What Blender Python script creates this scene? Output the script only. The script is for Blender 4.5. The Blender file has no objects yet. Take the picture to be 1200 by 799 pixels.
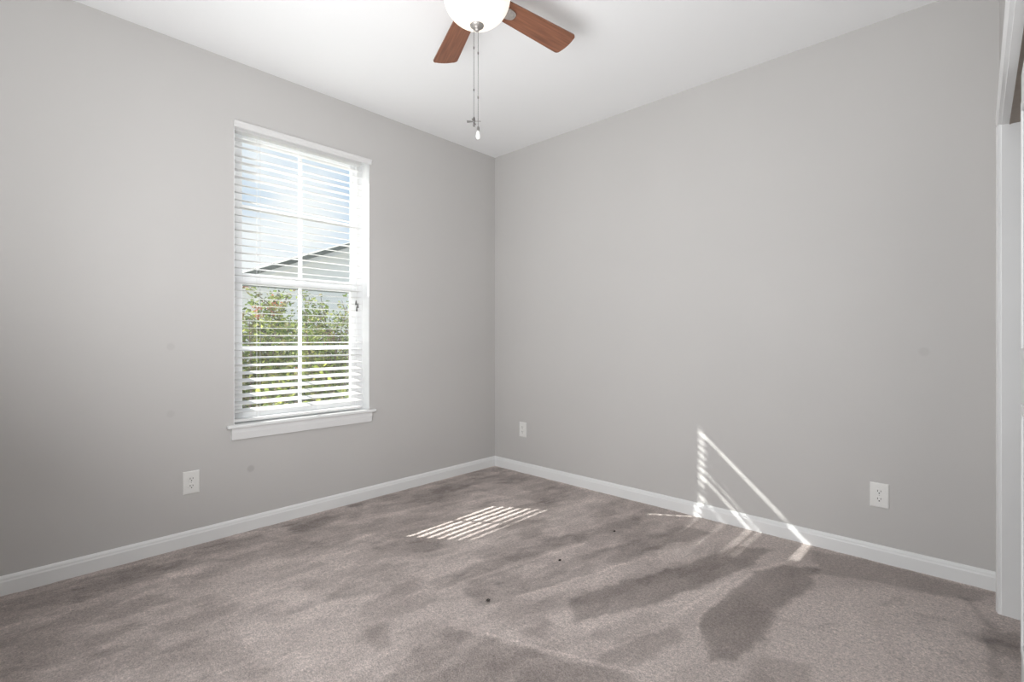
import bpy, bmesh, math, random
import numpy as np
from mathutils import Vector, Matrix
R = math.radians
rng = random.Random(7)
scn = bpy.context.scene
COL = scn.collection

# ------------------------------------------------------------------ camera
CX, CY, CZ = 3.132, -3.104, 1.134
FPX = 579.0
cam_d = bpy.data.cameras.new('camera')
cam = bpy.data.objects.new('camera', cam_d)
COL.objects.link(cam)
cam_d.sensor_fit = 'HORIZONTAL'
cam_d.sensor_width = 36.0
cam_d.lens = FPX / 1200 * 36
cam_d.shift_y = -3.5 / 1200
cam_d.clip_start = 0.01
cam_d.clip_end = 200
cam.location = (CX, CY, CZ)
cam.rotation_euler = (R(90), 0, math.atan2(0.6855, 0.7281))
scn.camera = cam

# ------------------------------------------------------------------ colour management
vs = scn.view_settings
scn.display_settings.display_device = 'sRGB'
vs.view_transform = 'Standard'
vs.look = 'None'
vs.exposure = 0.0
vs.gamma = 1.0
vs.use_curve_mapping = False
scn.cycles.max_bounces = 14
scn.cycles.diffuse_bounces = 8
scn.cycles.transparent_max_bounces = 24
scn.cycles.caustics_reflective = False
scn.cycles.caustics_refractive = False
scn.cycles.sample_clamp_indirect = 6.0
scn.cycles.use_denoising = True

# ------------------------------------------------------------------ sky
world = bpy.data.worlds.new('sky_world')
scn.world = world
world.use_nodes = True
wt = world.node_tree
wt.nodes.clear()
w_out = wt.nodes.new('ShaderNodeOutputWorld')
w_bg = wt.nodes.new('ShaderNodeBackground')
w_tc = wt.nodes.new('ShaderNodeTexCoord')
w_map = wt.nodes.new('ShaderNodeMapping')
w_map.inputs['Scale'].default_value = (1.0, 1.0, 2.2)
w_noise = wt.nodes.new('ShaderNodeTexNoise')
w_noise.inputs['Scale'].default_value = 2.6
w_noise.inputs['Detail'].default_value = 5
w_ramp = wt.nodes.new('ShaderNodeValToRGB')
w_ramp.color_ramp.elements[0].position = 0.36
w_ramp.color_ramp.elements[0].color = (0.40, 0.58, 0.80, 1)
w_ramp.color_ramp.elements[1].position = 0.56
w_ramp.color_ramp.elements[1].color = (0.93, 0.95, 0.97, 1)
wt.links.new(w_tc.outputs['Generated'], w_map.inputs['Vector'])
wt.links.new(w_map.outputs['Vector'], w_noise.inputs['Vector'])
w_sep = wt.nodes.new('ShaderNodeSeparateXYZ')
wt.links.new(w_tc.outputs['Generated'], w_sep.inputs['Vector'])
w_hz = wt.nodes.new('ShaderNodeMath'); w_hz.operation = 'MULTIPLY_ADD'     # more haze towards the horizon
w_hz.inputs[1].default_value = -0.80; w_hz.inputs[2].default_value = 0.16
wt.links.new(w_sep.outputs['Z'], w_hz.inputs[0])
w_add = wt.nodes.new('ShaderNodeMath'); w_add.operation = 'ADD'
wt.links.new(w_noise.outputs['Fac'], w_add.inputs[0])
wt.links.new(w_hz.outputs[0], w_add.inputs[1])
wt.links.new(w_add.outputs[0], w_ramp.inputs['Fac'])
wt.links.new(w_ramp.outputs['Color'], w_bg.inputs['Color'])
w_bg.inputs['Strength'].default_value = 1.1
wt.links.new(w_bg.outputs['Background'], w_out.inputs['Surface'])

# ------------------------------------------------------------------ sun and added fill lights
SUN_DIR = Vector((1.0, 0.678, -0.895)).normalized()
sun_d = bpy.data.lights.new('sun', 'SUN')
sun_d.energy = 17.0
sun_d.angle = R(0.53)
sun_d.color = (1.0, 0.97, 0.93)
sun = bpy.data.objects.new('sun', sun_d)
COL.objects.link(sun)
sun.rotation_euler = SUN_DIR.to_track_quat('-Z', 'Y').to_euler()
sun.location = (-6, -5, 7)

def area_light(name, loc, target, sx, sy, power, color):
    d = bpy.data.lights.new(name, 'AREA')
    d.shape = 'RECTANGLE'
    d.size = sx
    d.size_y = sy
    d.energy = power
    d.color = color
    o = bpy.data.objects.new(name, d)
    COL.objects.link(o)
    o.location = loc
    o.rotation_euler = (Vector(target) - Vector(loc)).to_track_quat('-Z', 'Y').to_euler()
    return o

# added area fills: one bounced off the ceiling, one before the back wall
area_light('bounce_fill', (1.85, -2.80, 1.30), (1.15, -1.85, 2.74), 1.3, 1.1, 28, (0.985, 0.99, 1.0))
rear_fill = area_light('rear_fill_light', (2.15, -3.38, 1.0), (2.15, 0.0, 0.80), 1.6, 1.7, 30, (0.97, 0.98, 1.0))
rear_fill.data.spread = R(156)

# ------------------------------------------------------------------ materials
def new_mat(name):
    m = bpy.data.materials.new(name)
    m.use_nodes = True
    nt = m.node_tree
    b = nt.nodes['Principled BSDF']
    return m, nt, b

def simple(name, col, rough=0.5, metal=0.0, noise=0.0, scale=30.0, bump=0.0, bscale=200.0, bdist=0.001):
    m, nt, b = new_mat(name)
    b.inputs['Base Color'].default_value = (*col, 1)
    b.inputs['Roughness'].default_value = rough
    b.inputs['Metallic'].default_value = metal
    tc = nt.nodes.new('ShaderNodeTexCoord')
    if noise:
        n = nt.nodes.new('ShaderNodeTexNoise')
        n.inputs['Scale'].default_value = scale
        n.inputs['Detail'].default_value = 4
        r = nt.nodes.new('ShaderNodeValToRGB')
        r.color_ramp.elements[0].position = 0.3
        r.color_ramp.elements[1].position = 0.7
        r.color_ramp.elements[0].color = (*[c * (1 - noise) for c in col], 1)
        r.color_ramp.elements[1].color = (*[min(1, c * (1 + noise)) for c in col], 1)
        nt.links.new(tc.outputs['Object'], n.inputs['Vector'])
        nt.links.new(n.outputs['Fac'], r.inputs['Fac'])
        nt.links.new(r.outputs['Color'], b.inputs['Base Color'])
    if bump:
        n2 = nt.nodes.new('ShaderNodeTexNoise')
        n2.inputs['Scale'].default_value = bscale
        n2.inputs['Detail'].default_value = 2
        bp = nt.nodes.new('ShaderNodeBump')
        bp.inputs['Strength'].default_value = bump
        bp.inputs['Distance'].default_value = bdist
        nt.links.new(tc.outputs['Object'], n2.inputs['Vector'])
        nt.links.new(n2.outputs['Fac'], bp.inputs['Height'])
        nt.links.new(bp.outputs['Normal'], b.inputs['Normal'])
    return m

def wall_paint(name, col, spots):
    """Matt greige paint with orange-peel bump; spots = patched nail holes (x, y, z, radius)."""
    m, nt, b = new_mat(name)
    b.inputs['Roughness'].default_value = 0.62
    b.inputs['Specular IOR Level'].default_value = 0.3
    tc = nt.nodes.new('ShaderNodeTexCoord')
    n = nt.nodes.new('ShaderNodeTexNoise')
    n.inputs['Scale'].default_value = 1.3
    n.inputs['Detail'].default_value = 3
    nt.links.new(tc.outputs['Object'], n.inputs['Vector'])
    r = nt.nodes.new('ShaderNodeValToRGB')
    r.color_ramp.elements[0].position = 0.3
    r.color_ramp.elements[1].position = 0.7
    r.color_ramp.elements[0].color = (*[c * 0.985 for c in col], 1)
    r.color_ramp.elements[1].color = (*[c * 1.015 for c in col], 1)
    nt.links.new(n.outputs['Fac'], r.inputs['Fac'])
    last = r.outputs['Color']
    for (sx, sy, sz, rad, k) in spots:
        d = nt.nodes.new('ShaderNodeVectorMath')
        d.operation = 'DISTANCE'
        d.inputs[1].default_value = (sx, sy, sz)
        nt.links.new(tc.outputs['Object'], d.inputs[0])
        mr = nt.nodes.new('ShaderNodeMapRange')
        mr.interpolation_type = 'SMOOTHSTEP'
        mr.inputs['From Min'].default_value = rad * 0.6
        mr.inputs['From Max'].default_value = rad * 1.25
        mr.inputs['To Min'].default_value = k
        mr.inputs['To Max'].default_value = 0.0
        nt.links.new(d.outputs['Value'], mr.inputs['Value'])
        mx = nt.nodes.new('ShaderNodeMixRGB')
        mx.inputs['Color2'].default_value = (0.22, 0.21, 0.2, 1)
        nt.links.new(mr.outputs['Result'], mx.inputs['Fac'])
        nt.links.new(last, mx.inputs['Color1'])
        last = mx.outputs['Color']
    nt.links.new(last, b.inputs['Base Color'])
    n2 = nt.nodes.new('ShaderNodeTexNoise')
    n2.inputs['Scale'].default_value = 140
    bp = nt.nodes.new('ShaderNodeBump')
    bp.inputs['Strength'].default_value = 0.08
    bp.inputs['Distance'].default_value = 0.002
    nt.links.new(tc.outputs['Object'], n2.inputs['Vector'])
    nt.links.new(n2.outputs['Fac'], bp.inputs['Height'])
    nt.links.new(bp.outputs['Normal'], b.inputs['Normal'])
    return m

WALL_COL = (0.555, 0.546, 0.535)
M = {}
M['wall_left'] = wall_paint('wall_paint_window_side', WALL_COL,
                            [(0, -2.034, 0.361, 0.021, 0.28), (0, -2.433, 1.088, 0.02, 0.12), (0, -2.433, 0.729, 0.02, 0.10)])
M['wall_right'] = wall_paint('wall_paint_plain_side', WALL_COL, [(2.945, 0, 1.068, 0.022, 0.12)])
M['wall'] = wall_paint('wall_paint', WALL_COL, [])
M['ceiling'] = simple('ceiling_paint', (0.88, 0.89, 0.895), 0.8, bump=0.05, bscale=120)
M['trim'] = simple('white_trim_paint', (0.80, 0.81, 0.81), 0.35, noise=0.01, scale=6)
M['vinyl'] = simple('white_vinyl', (0.83, 0.84, 0.85), 0.4, noise=0.01, scale=9)
M['plate'] = simple('white_plastic', (0.80, 0.80, 0.78), 0.35, noise=0.01, scale=40)
M['slot'] = simple('slot_dark', (0.03, 0.03, 0.03), 0.7, noise=0.1)
M['screw'] = simple('screw_head', (0.6, 0.6, 0.58), 0.4, metal=0.3, noise=0.05)
M['nickel'] = simple('brushed_nickel', (0.72, 0.69, 0.66), 0.42, metal=1.0, noise=0.08, scale=60)
M['finial'] = simple('satin_nickel', (0.42, 0.40, 0.38), 0.55, metal=0.9, noise=0.08, scale=60)
M['chain'] = simple('chain_metal', (0.16, 0.155, 0.15), 0.5, metal=0.2, noise=0.08, scale=80)
M['cord'] = simple('white_cord', (0.72, 0.72, 0.71), 0.8, noise=0.04, scale=80)
M['tassel'] = simple('grey_tassel', (0.16, 0.16, 0.16), 0.6, noise=0.1, scale=90)
M['porcelain'] = simple('white_porcelain', (0.85, 0.85, 0.83), 0.2, noise=0.01)
M['closet_in'] = simple('closet_paint', (0.55, 0.52, 0.49), 0.8, noise=0.02, scale=3)
M['track'] = simple('track_metal', (0.30, 0.25, 0.21), 0.5, metal=0.4, noise=0.1, scale=12)
M['speck'] = simple('dark_lint', (0.035, 0.03, 0.028), 0.9, noise=0.2, scale=300)
M['screen_edge'] = simple('screen_frame', (0.18, 0.19, 0.18), 0.6, noise=0.08)

def slat_mat():
    m, nt, b = new_mat('white_slat')
    b.inputs['Base Color'].default_value = (0.72, 0.72, 0.715, 1)
    b.inputs['Roughness'].default_value = 0.45
    tc = nt.nodes.new('ShaderNodeTexCoord')
    mp = nt.nodes.new('ShaderNodeMapping')
    mp.inputs['Scale'].default_value = (60, 2, 60)
    n = nt.nodes.new('ShaderNodeTexNoise')
    n.inputs['Scale'].default_value = 3
    bp = nt.nodes.new('ShaderNodeBump')
    bp.inputs['Strength'].default_value = 0.05
    bp.inputs['Distance'].default_value = 0.001
    nt.links.new(tc.outputs['Object'], mp.inputs['Vector'])
    nt.links.new(mp.outputs['Vector'], n.inputs['Vector'])
    nt.links.new(n.outputs['Fac'], bp.inputs['Height'])
    nt.links.new(bp.outputs['Normal'], b.inputs['Normal'])
    return m
M['slat'] = slat_mat()

def glass_mat():
    m = bpy.data.materials.new('window_glass')
    m.use_nodes = True
    nt = m.node_tree
    nt.nodes.clear()
    o = nt.nodes.new('ShaderNodeOutputMaterial')
    t = nt.nodes.new('ShaderNodeBsdfTransparent')
    t.inputs['Color'].default_value = (0.955, 0.97, 0.965, 1)
    g = nt.nodes.new('ShaderNodeBsdfGlossy')
    g.inputs['Roughness'].default_value = 0.02
    mx = nt.nodes.new('ShaderNodeMixShader')
    mx.inputs['Fac'].default_value = 0.015
    nt.links.new(t.outputs['BSDF'], mx.inputs[1])
    nt.links.new(g.outputs['BSDF'], mx.inputs[2])
    nt.links.new(mx.outputs['Shader'], o.inputs['Surface'])
    return m
M['glass'] = glass_mat()

def screen_mat():
    m = bpy.data.materials.new('insect_screen_mesh')
    m.use_nodes = True
    nt = m.node_tree
    nt.nodes.clear()
    o = nt.nodes.new('ShaderNodeOutputMaterial')
    t = nt.nodes.new('ShaderNodeBsdfTransparent')
    d = nt.nodes.new('ShaderNodeBsdfDiffuse')
    d.inputs['Color'].default_value = (0.6, 0.62, 0.66, 1)
    mx = nt.nodes.new('ShaderNodeMixShader')
    mx.inputs['Fac'].default_value = 0.05
    nt.links.new(t.outputs['BSDF'], mx.inputs[1])
    nt.links.new(d.outputs['BSDF'], mx.inputs[2])
    nt.links.new(mx.outputs['Shader'], o.inputs['Surface'])
    return m
M['screen'] = screen_mat()

def carpet_mat():
    m, nt, b = new_mat('carpet_pile')
    b.inputs['Roughness'].default_value = 0.95
    b.inputs['Specular IOR Level'].default_value = 0.1
    b.inputs['Sheen Weight'].default_value = 0.25
    b.inputs['Sheen Roughness'].default_value = 0.6
    at = nt.nodes.new('ShaderNodeAttribute')
    at.attribute_name = 'nap'
    tc = nt.nodes.new('ShaderNodeTexCoord')
    ramp = nt.nodes.new('ShaderNodeValToRGB')
    e = ramp.color_ramp.elements
    e[0].position = 0.0
    e[0].color = (0.245, 0.200, 0.180, 1)
    e[1].position = 1.0
    e[1].color = (0.84, 0.735, 0.69, 1)
    nt.links.new(at.outputs['Fac'], ramp.inputs['Fac'])
    last = ramp.outputs['Color']
    # tufts: light tips and dark gaps between the yarns at two sizes
    for sc_, lo_, hi_, det in ((70, 0.76, 1.26, 3), (190, 0.68, 1.36, 2)):
        n1 = nt.nodes.new('ShaderNodeTexNoise')
        n1.inputs['Scale'].default_value = sc_
        n1.inputs['Detail'].default_value = det
        n1.inputs['Roughness'].default_value = 0.6
        nt.links.new(tc.outputs['Object'], n1.inputs['Vector'])
        mr = nt.nodes.new('ShaderNodeMapRange')
        mr.inputs['From Min'].default_value = 0.28
        mr.inputs['From Max'].default_value = 0.72
        mr.inputs['To Min'].default_value = lo_
        mr.inputs['To Max'].default_value = hi_
        nt.links.new(n1.outputs['Fac'], mr.inputs['Value'])
        mu = nt.nodes.new('ShaderNodeMixRGB')
        mu.blend_type = 'MULTIPLY'
        mu.inputs['Fac'].default_value = 1.0
        nt.links.new(last, mu.inputs['Color1'])
        nt.links.new(mr.outputs['Result'], mu.inputs['Color2'])
        last = mu.outputs['Color']
    nt.links.new(last, b.inputs['Base Color'])
    v = nt.nodes.new('ShaderNodeTexNoise')
    v.inputs['Scale'].default_value = 150
    v.inputs['Detail'].default_value = 4
    v.inputs['Roughness'].default_value = 0.7
    nt.links.new(tc.outputs['Object'], v.inputs['Vector'])
    bp = nt.nodes.new('ShaderNodeBump')
    bp.inputs['Strength'].default_value = 0.8
    bp.inputs['Distance'].default_value = 0.02
    nt.links.new(v.outputs['Fac'], bp.inputs['Height'])
    nt.links.new(bp.outputs['Normal'], b.inputs['Normal'])
    return m
M['carpet'] = carpet_mat()

def wood_mat():
    m, nt, b = new_mat('cherry_wood')
    b.inputs['Roughness'].default_value = 0.42
    tc = nt.nodes.new('ShaderNodeTexCoord')
    mp = nt.nodes.new('ShaderNodeMapping')
    mp.inputs['Scale'].default_value = (3, 45, 20)
    n = nt.nodes.new('ShaderNodeTexNoise')
    n.inputs['Scale'].default_value = 2.0
    n.inputs['Detail'].default_value = 6
    r = nt.nodes.new('ShaderNodeValToRGB')
    r.color_ramp.elements[0].position = 0.3
    r.color_ramp.elements[0].color = (0.17, 0.068, 0.038, 1)
    r.color_ramp.elements[1].position = 0.7
    r.color_ramp.elements[1].color = (0.30, 0.125, 0.07, 1)
    nt.links.new(tc.outputs['Object'], mp.inputs['Vector'])
    nt.links.new(mp.outputs['Vector'], n.inputs['Vector'])
    nt.links.new(n.outputs['Fac'], r.inputs['Fac'])
    nt.links.new(r.outputs['Color'], b.inputs['Base Color'])
    return m
M['wood'] = wood_mat()

def bowl_mat():
    m, nt, b = new_mat('frosted_lamp_glass')
    b.inputs['Base Color'].default_value = (0.35, 0.33, 0.30, 1)
    b.inputs['Roughness'].default_value = 0.35
    tc = nt.nodes.new('ShaderNodeTexCoord')
    n = nt.nodes.new('ShaderNodeTexNoise')
    n.inputs['Scale'].default_value = 9
    n.inputs['Detail'].default_value = 4
    r = nt.nodes.new('ShaderNodeValToRGB')
    r.color_ramp.elements[0].color = (1.0, 0.90, 0.78, 1)
    r.color_ramp.elements[1].color = (1.0, 0.93, 0.84, 1)
    nt.links.new(tc.outputs['Object'], n.inputs['Vector'])
    nt.links.new(n.outputs['Fac'], r.inputs['Fac'])
    nt.links.new(r.outputs['Color'], b.inputs['Emission Color'])
    b.inputs['Emission Strength'].default_value = 0.92
    return m
M['bowl'] = bowl_mat()

def leaf_mat(name, cols):
    m = bpy.data.materials.new(name)
    m.use_nodes = True
    nt = m.node_tree
    nt.nodes.clear()
    o = nt.nodes.new('ShaderNodeOutputMaterial')
    d = nt.nodes.new('ShaderNodeBsdfDiffuse')
    t = nt.nodes.new('ShaderNodeBsdfTranslucent')
    g = nt.nodes.new('ShaderNodeNewGeometry')
    r = nt.nodes.new('ShaderNodeValToRGB')
    el = r.color_ramp.elements
    el[0].position = 0.0
    el[0].color = (*cols[0], 1)
    el[1].position = 1.0
    el[1].color = (*cols[-1], 1)
    for i, c in enumerate(cols[1:-1]):
        e = el.new((i + 1) / (len(cols) - 1))
        e.color = (*c, 1)
    mx = nt.nodes.new('ShaderNodeMixShader')
    mx.inputs['Fac'].default_value = 0.42
    nt.links.new(g.outputs['Random Per Island'], r.inputs['Fac'])
    nt.links.new(r.outputs['Color'], d.inputs['Color'])
    nt.links.new(r.outputs['Color'], t.inputs['Color'])
    nt.links.new(d.outputs['BSDF'], mx.inputs[1])
    nt.links.new(t.outputs['BSDF'], mx.inputs[2])
    nt.links.new(mx.outputs['Shader'], o.inputs['Surface'])
    return m
M['leaf_a'] = leaf_mat('myrtle_leaves', [(0.08, 0.11, 0.03), (0.18, 0.24, 0.06), (0.42, 0.46, 0.14), (0.25, 0.19, 0.11), (0.24, 0.32, 0.08), (0.11, 0.10, 0.06)])
M['leaf_b'] = leaf_mat('hedge_leaves', [(0.06, 0.08, 0.03), (0.14, 0.20, 0.05), (0.46, 0.50, 0.12), (0.17, 0.13, 0.09), (0.09, 0.10, 0.04), (0.24, 0.31, 0.08)])
M['blossom'] = leaf_mat('red_blossom', [(0.45, 0.14, 0.08), (0.55, 0.22, 0.12), (0.38, 0.10, 0.08)])
M['bark'] = simple('bark', (0.16, 0.12, 0.09), 0.9, noise=0.3, scale=20)

def siding_mat():
    m, nt, b = new_mat('pale_lap_siding')
    b.inputs['Roughness'].default_value = 0.7
    tc = nt.nodes.new('ShaderNodeTexCoord')
    sp = nt.nodes.new('ShaderNodeSeparateXYZ')
    nt.links.new(tc.outputs['Object'], sp.inputs['Vector'])
    mm = nt.nodes.new('ShaderNodeMath'); mm.operation = 'MULTIPLY'; mm.inputs[1].default_value = 1 / 0.13
    fr = nt.nodes.new('ShaderNodeMath'); fr.operation = 'FRACT'
    nt.links.new(sp.outputs['Z'], mm.inputs[0])
    nt.links.new(mm.outputs[0], fr.inputs[0])
    r = nt.nodes.new('ShaderNodeValToRGB')
    r.color_ramp.elements[0].position = 0.0
    r.color_ramp.elements[0].color = (0.72, 0.71, 0.66, 1)
    r.color_ramp.elements[1].position = 0.12
    r.color_ramp.elements[1].color = (0.87, 0.85, 0.80, 1)
    nt.links.new(fr.outputs[0], r.inputs['Fac'])
    nt.links.new(r.outputs['Color'], b.inputs['Base Color'])
    return m
M['siding'] = siding_mat()
M['shingle'] = simple('roof_shingle', (0.22, 0.222, 0.20), 0.9, noise=0.25, scale=5)
M['bounce_ground'] = simple('pale_bounce_ground', (0.46, 0.44, 0.40), 0.95, noise=0.25, scale=9)  # unseen ground, kept pale to bounce sunlight onto the house wall

# ------------------------------------------------------------------ mesh helpers
def build(name, bm, mat, parent=None, smooth=False, loc=None):
    bmesh.ops.recalc_face_normals(bm, faces=bm.faces)
    me = bpy.data.meshes.new(name)
    bm.to_mesh(me)
    bm.free()
    me.materials.append(mat)
    if smooth:
        for p in me.polygons:
            p.use_smooth = True
    o = bpy.data.objects.new(name, me)
    COL.objects.link(o)
    if parent:
        o.parent = parent
    if loc:
        o.location = loc
    return o

def empty(name, loc=(0, 0, 0), rz=0.0):
    o = bpy.data.objects.new(name, None)
    COL.objects.link(o)
    o.location = loc
    o.rotation_euler = (0, 0, rz)
    o.empty_display_size = 0.1
    return o

def tag(o, label=None, cat=None, group=None, kind=None):
    if label: o['label'] = label
    if cat: o['category'] = cat
    if group: o['group'] = group
    if kind: o['kind'] = kind
    return o

def box(bm, x0, x1, y0, y1, z0, z1, bev=0.0, seg=2):
    vs_ = [bm.verts.new(p) for p in ((x0, y0, z0), (x1, y0, z0), (x1, y1, z0), (x0, y1, z0),
                                     (x0, y0, z1), (x1, y0, z1), (x1, y1, z1), (x0, y1, z1))]
    fs = [bm.faces.new([vs_[i] for i in q]) for q in ((0, 3, 2, 1), (4, 5, 6, 7), (0, 1, 5, 4), (1, 2, 6, 5), (2, 3, 7, 6), (3, 0, 4, 7))]
    if bev:
        ed = {e for f in fs for e in f.edges}
        bmesh.ops.bevel(bm, geom=list(ed), offset=bev, segments=seg, affect='EDGES', profile=0.5)

def lathe(bm, prof, n=48, cx=0, cy=0):
    """prof: list of (r, z)."""
    rings = []
    for r, z in prof:
        if r < 1e-6:
            rings.append([bm.verts.new((cx, cy, z))])
        else:
            rings.append([bm.verts.new((cx + r * math.cos(2 * math.pi * k / n), cy + r * math.sin(2 * math.pi * k / n), z)) for k in range(n)])
    for a, b in zip(rings[:-1], rings[1:]):
        for k in range(n):
            k2 = (k + 1) % n
            q = [a[k % len(a)], a[k2 % len(a)], b[k2 % len(b)], b[k % len(b)]]
            u = []
            for v in q:
                if v not in u: u.append(v)
            if len(u) >= 3:
                bm.faces.new(u)

def tube(bm, pts, rad, n=8):
    pts = [Vector(p) for p in pts]
    rads = rad if isinstance(rad, (list, tuple)) else [rad] * len(pts)
    rings = []
    for i, p in enumerate(pts):
        d = (pts[min(i + 1, len(pts) - 1)] - pts[max(i - 1, 0)]).normalized()
        a = d.orthogonal().normalized()
        b_ = d.cross(a)
        rings.append([bm.verts.new(p + rads[i] * (math.cos(2 * math.pi * k / n) * a + math.sin(2 * math.pi * k / n) * b_)) for k in range(n)])
    for r0, r1 in zip(rings[:-1], rings[1:]):
        for k in range(n):
            bm.faces.new((r0[k], r0[(k + 1) % n], r1[(k + 1) % n], r1[k]))
    bm.faces.new(rings[0][::-1])
    bm.faces.new(rings[-1])

def extrude_profile(bm, prof, axis, a0, a1, place):
    """Sweep a closed 2-D profile between a0 and a1; place(u, v, a) gives the 3-D point."""
    r0 = [bm.verts.new(place(u, v, a0)) for u, v in prof]
    r1 = [bm.verts.new(place(u, v, a1)) for u, v in prof]
    n = len(prof)
    for k in range(n):
        bm.faces.new((r0[k], r0[(k + 1) % n], r1[(k + 1) % n], r1[k]))
    bm.faces.new(r0[::-1])
    bm.faces.new(r1)

def struct(o, label=None):
    o['kind'] = 'structure'
    if label: o['label'] = label
    return o

# ------------------------------------------------------------------ room shell
H = 2.74
XC = 3.205            # closet wall face
YB = -3.42            # wall behind the camera
WY0, WY1, WZ0, WZ1 = -2.126, -1.25, 0.612, 2.39     # window opening
OY0, OY1, OZ = -2.62, -0.245, 2.022                 # closet opening (rough)

bm = bmesh.new()
box(bm, -0.14, 0, YB - 0.12, WY0, -0.02, H)
box(bm, -0.14, 0, WY1, 0.0, -0.02, H)
box(bm, -0.14, 0, WY0, WY1, -0.02, WZ0)
box(bm, -0.14, 0, WY0, WY1, WZ1, H)
struct(build('wall_left', bm, M['wall_left']), 'greige painted wall with the window')
bm = bmesh.new()
box(bm, -0.14, 4.0, 0, 0.12, -0.02, H)
struct(build('wall_right', bm, M['wall_right']), 'plain greige painted wall with the sun streaks')
bm = bmesh.new()
box(bm, 0.0, 4.0, YB - 0.12, YB, -0.02, H)
struct(build('wall_back', bm, M['wall']), 'greige wall behind the viewer')
bm = bmesh.new()
box(bm, XC, XC + 0.115, OY1, 0, -0.02, H)
box(bm, XC, XC + 0.115, YB, OY0, -0.02, H)
box(bm, XC, XC + 0.115, OY0, OY1, OZ, H)
struct(build('wall_closet', bm, M['wall']), 'greige wall around the closet opening')
bm = bmesh.new()
box(bm, 3.95, 4.0, YB, 0, -0.02, H)
struct(build('wall_closet_back', bm, M['closet_in']), 'back wall inside the closet')
bm = bmesh.new()
box(bm, -0.14, 4.0, YB - 0.12, 0.12, H, H + 0.1)
struct(build('ceiling', bm, M['ceiling']), 'smooth white painted ceiling')

# ------------------------------------------------------------------ carpet with its brushed nap
def floor_xy(px, py):
    Z = CZ * FPX / (py - 396.0)
    X = (px - 600.0) / FPX * Z
    return (CX + 0.7281 * X - 0.6855 * Z, CY + 0.6855 * X + 0.7281 * Z)

def value_noise(x, y, seed, scale):
    g = np.random.RandomState(seed).rand(64, 64)
    u = x * scale + 31.3
    v = y * scale + 17.7
    iu = np.floor(u).astype(int); iv = np.floor(v).astype(int)
    fu = u - iu; fv = v - iv
    fu = fu * fu * (3 - 2 * fu); fv = fv * fv * (3 - 2 * fv)
    a = g[iu % 64, iv % 64]; b = g[(iu + 1) % 64, iv % 64]
    c = g[iu % 64, (iv + 1) % 64]; d = g[(iu + 1) % 64, (iv + 1) % 64]
    return (a * (1 - fu) + b * fu) * (1 - fv) + (c * (1 - fu) + d * fu) * fv

def fbm(x, y, seed, scale, octv=4):
    s = 0; amp = 1; tot = 0
    for k in range(octv):
        s = s + amp * value_noise(x, y, seed + k, scale * 2 ** k)
        tot += amp; amp *= 0.55
    return s / tot

def poly_sdf(x, y, pts):
    """Signed distance to a polygon, negative inside."""
    d = np.full(x.shape, 1e9)
    ins = np.zeros(x.shape, bool)
    n = len(pts)
    for i in range(n):
        ax, ay = pts[i]; bx, by = pts[(i + 1) % n]
        ex, ey = bx - ax, by - ay
        t = np.clip(((x - ax) * ex + (y - ay) * ey) / (ex * ex + ey * ey + 1e-12), 0, 1)
        d = np.minimum(d, np.hypot(x - ax - t * ex, y - ay - t * ey))
        c = ((ay > y) != (by > y)) & (x < (bx - ax) * (y - ay) / (by - ay + 1e-12) + ax)
        ins ^= c
    return np.where(ins, -d, d)

def line_dist(x, y, pts):
    d = np.full(x.shape, 1e9)
    for (ax, ay), (bx, by) in zip(pts[:-1], pts[1:]):
        ex, ey = bx - ax, by - ay
        t = np.clip(((x - ax) * ex + (y - ay) * ey) / (ex * ex + ey * ey + 1e-12), 0, 1)
        d = np.minimum(d, np.hypot(x - ax - t * ex, y - ay - t * ey))
    return d

STEP = 0.010
FX0, FX1, FY0, FY1 = 0.0, 3.95, YB, 0.0
nx = int(round((FX1 - FX0) / STEP)) + 1
ny = int(round((FY1 - FY0) / STEP)) + 1
gx, gy = np.meshgrid(np.linspace(FX0, FX1, nx), np.linspace(FY0, FY1, ny))
wx = gx + 0.035 * (fbm(gx, gy, 3, 7.0) - 0.5) + 0.02 * (fbm(gx, gy, 5, 25) - 0.5)
wy = gy + 0.05 * (fbm(gx, gy, 11, 6.0) - 0.5) + 0.02 * (fbm(gx, gy, 15, 25) - 0.5)
P = lambda *q: [floor_xy(*p) for p in q]
sm = lambda d, w: 1 / (1 + np.exp(np.clip(d / w, -30, 30)))
# footprints and rubbed patches, strokes along the vacuum's path
left = np.clip((2.35 - gx) / 0.8, 0, 1) * 0.75 + 0.25
nap = 0.66 + 0.30 * (fbm(gx, gy, 21, 2.6, 4) - 0.5)
for sd, sx_, sy_, th, k, w_ in ((77, 5.5, 3.0, 0.56, 0.22, 0.018), (83, 11.0, 6.0, 0.57, 0.16, 0.02), (87, 4.2, 2.6, 0.60, 0.14, 0.012), (95, 17.0, 8.0, 0.60, 0.12, 0.03)):
    bl_ = fbm(wx * sx_ - 0.12 * wy * sx_, wy * sy_, sd, 1.0, 5)
    nap -= 0.92 * k * left * sm(-(bl_ - th), w_)
for sd, sx_, sy_, th, k, w_ in ((101, 9.0, 4.0, 0.60, 0.14, 0.02), (107, 20.0, 7.0, 0.62, 0.14, 0.025)):
    bl_ = fbm(wx * sx_ - 0.12 * wy * sx_, wy * sy_, sd, 1.0, 5)
    nap += 1.1 * k * left * sm(-(bl_ - th), w_)
rough = 0.05 * (fbm(gx, gy, 61, 14) - 0.5)
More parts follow.
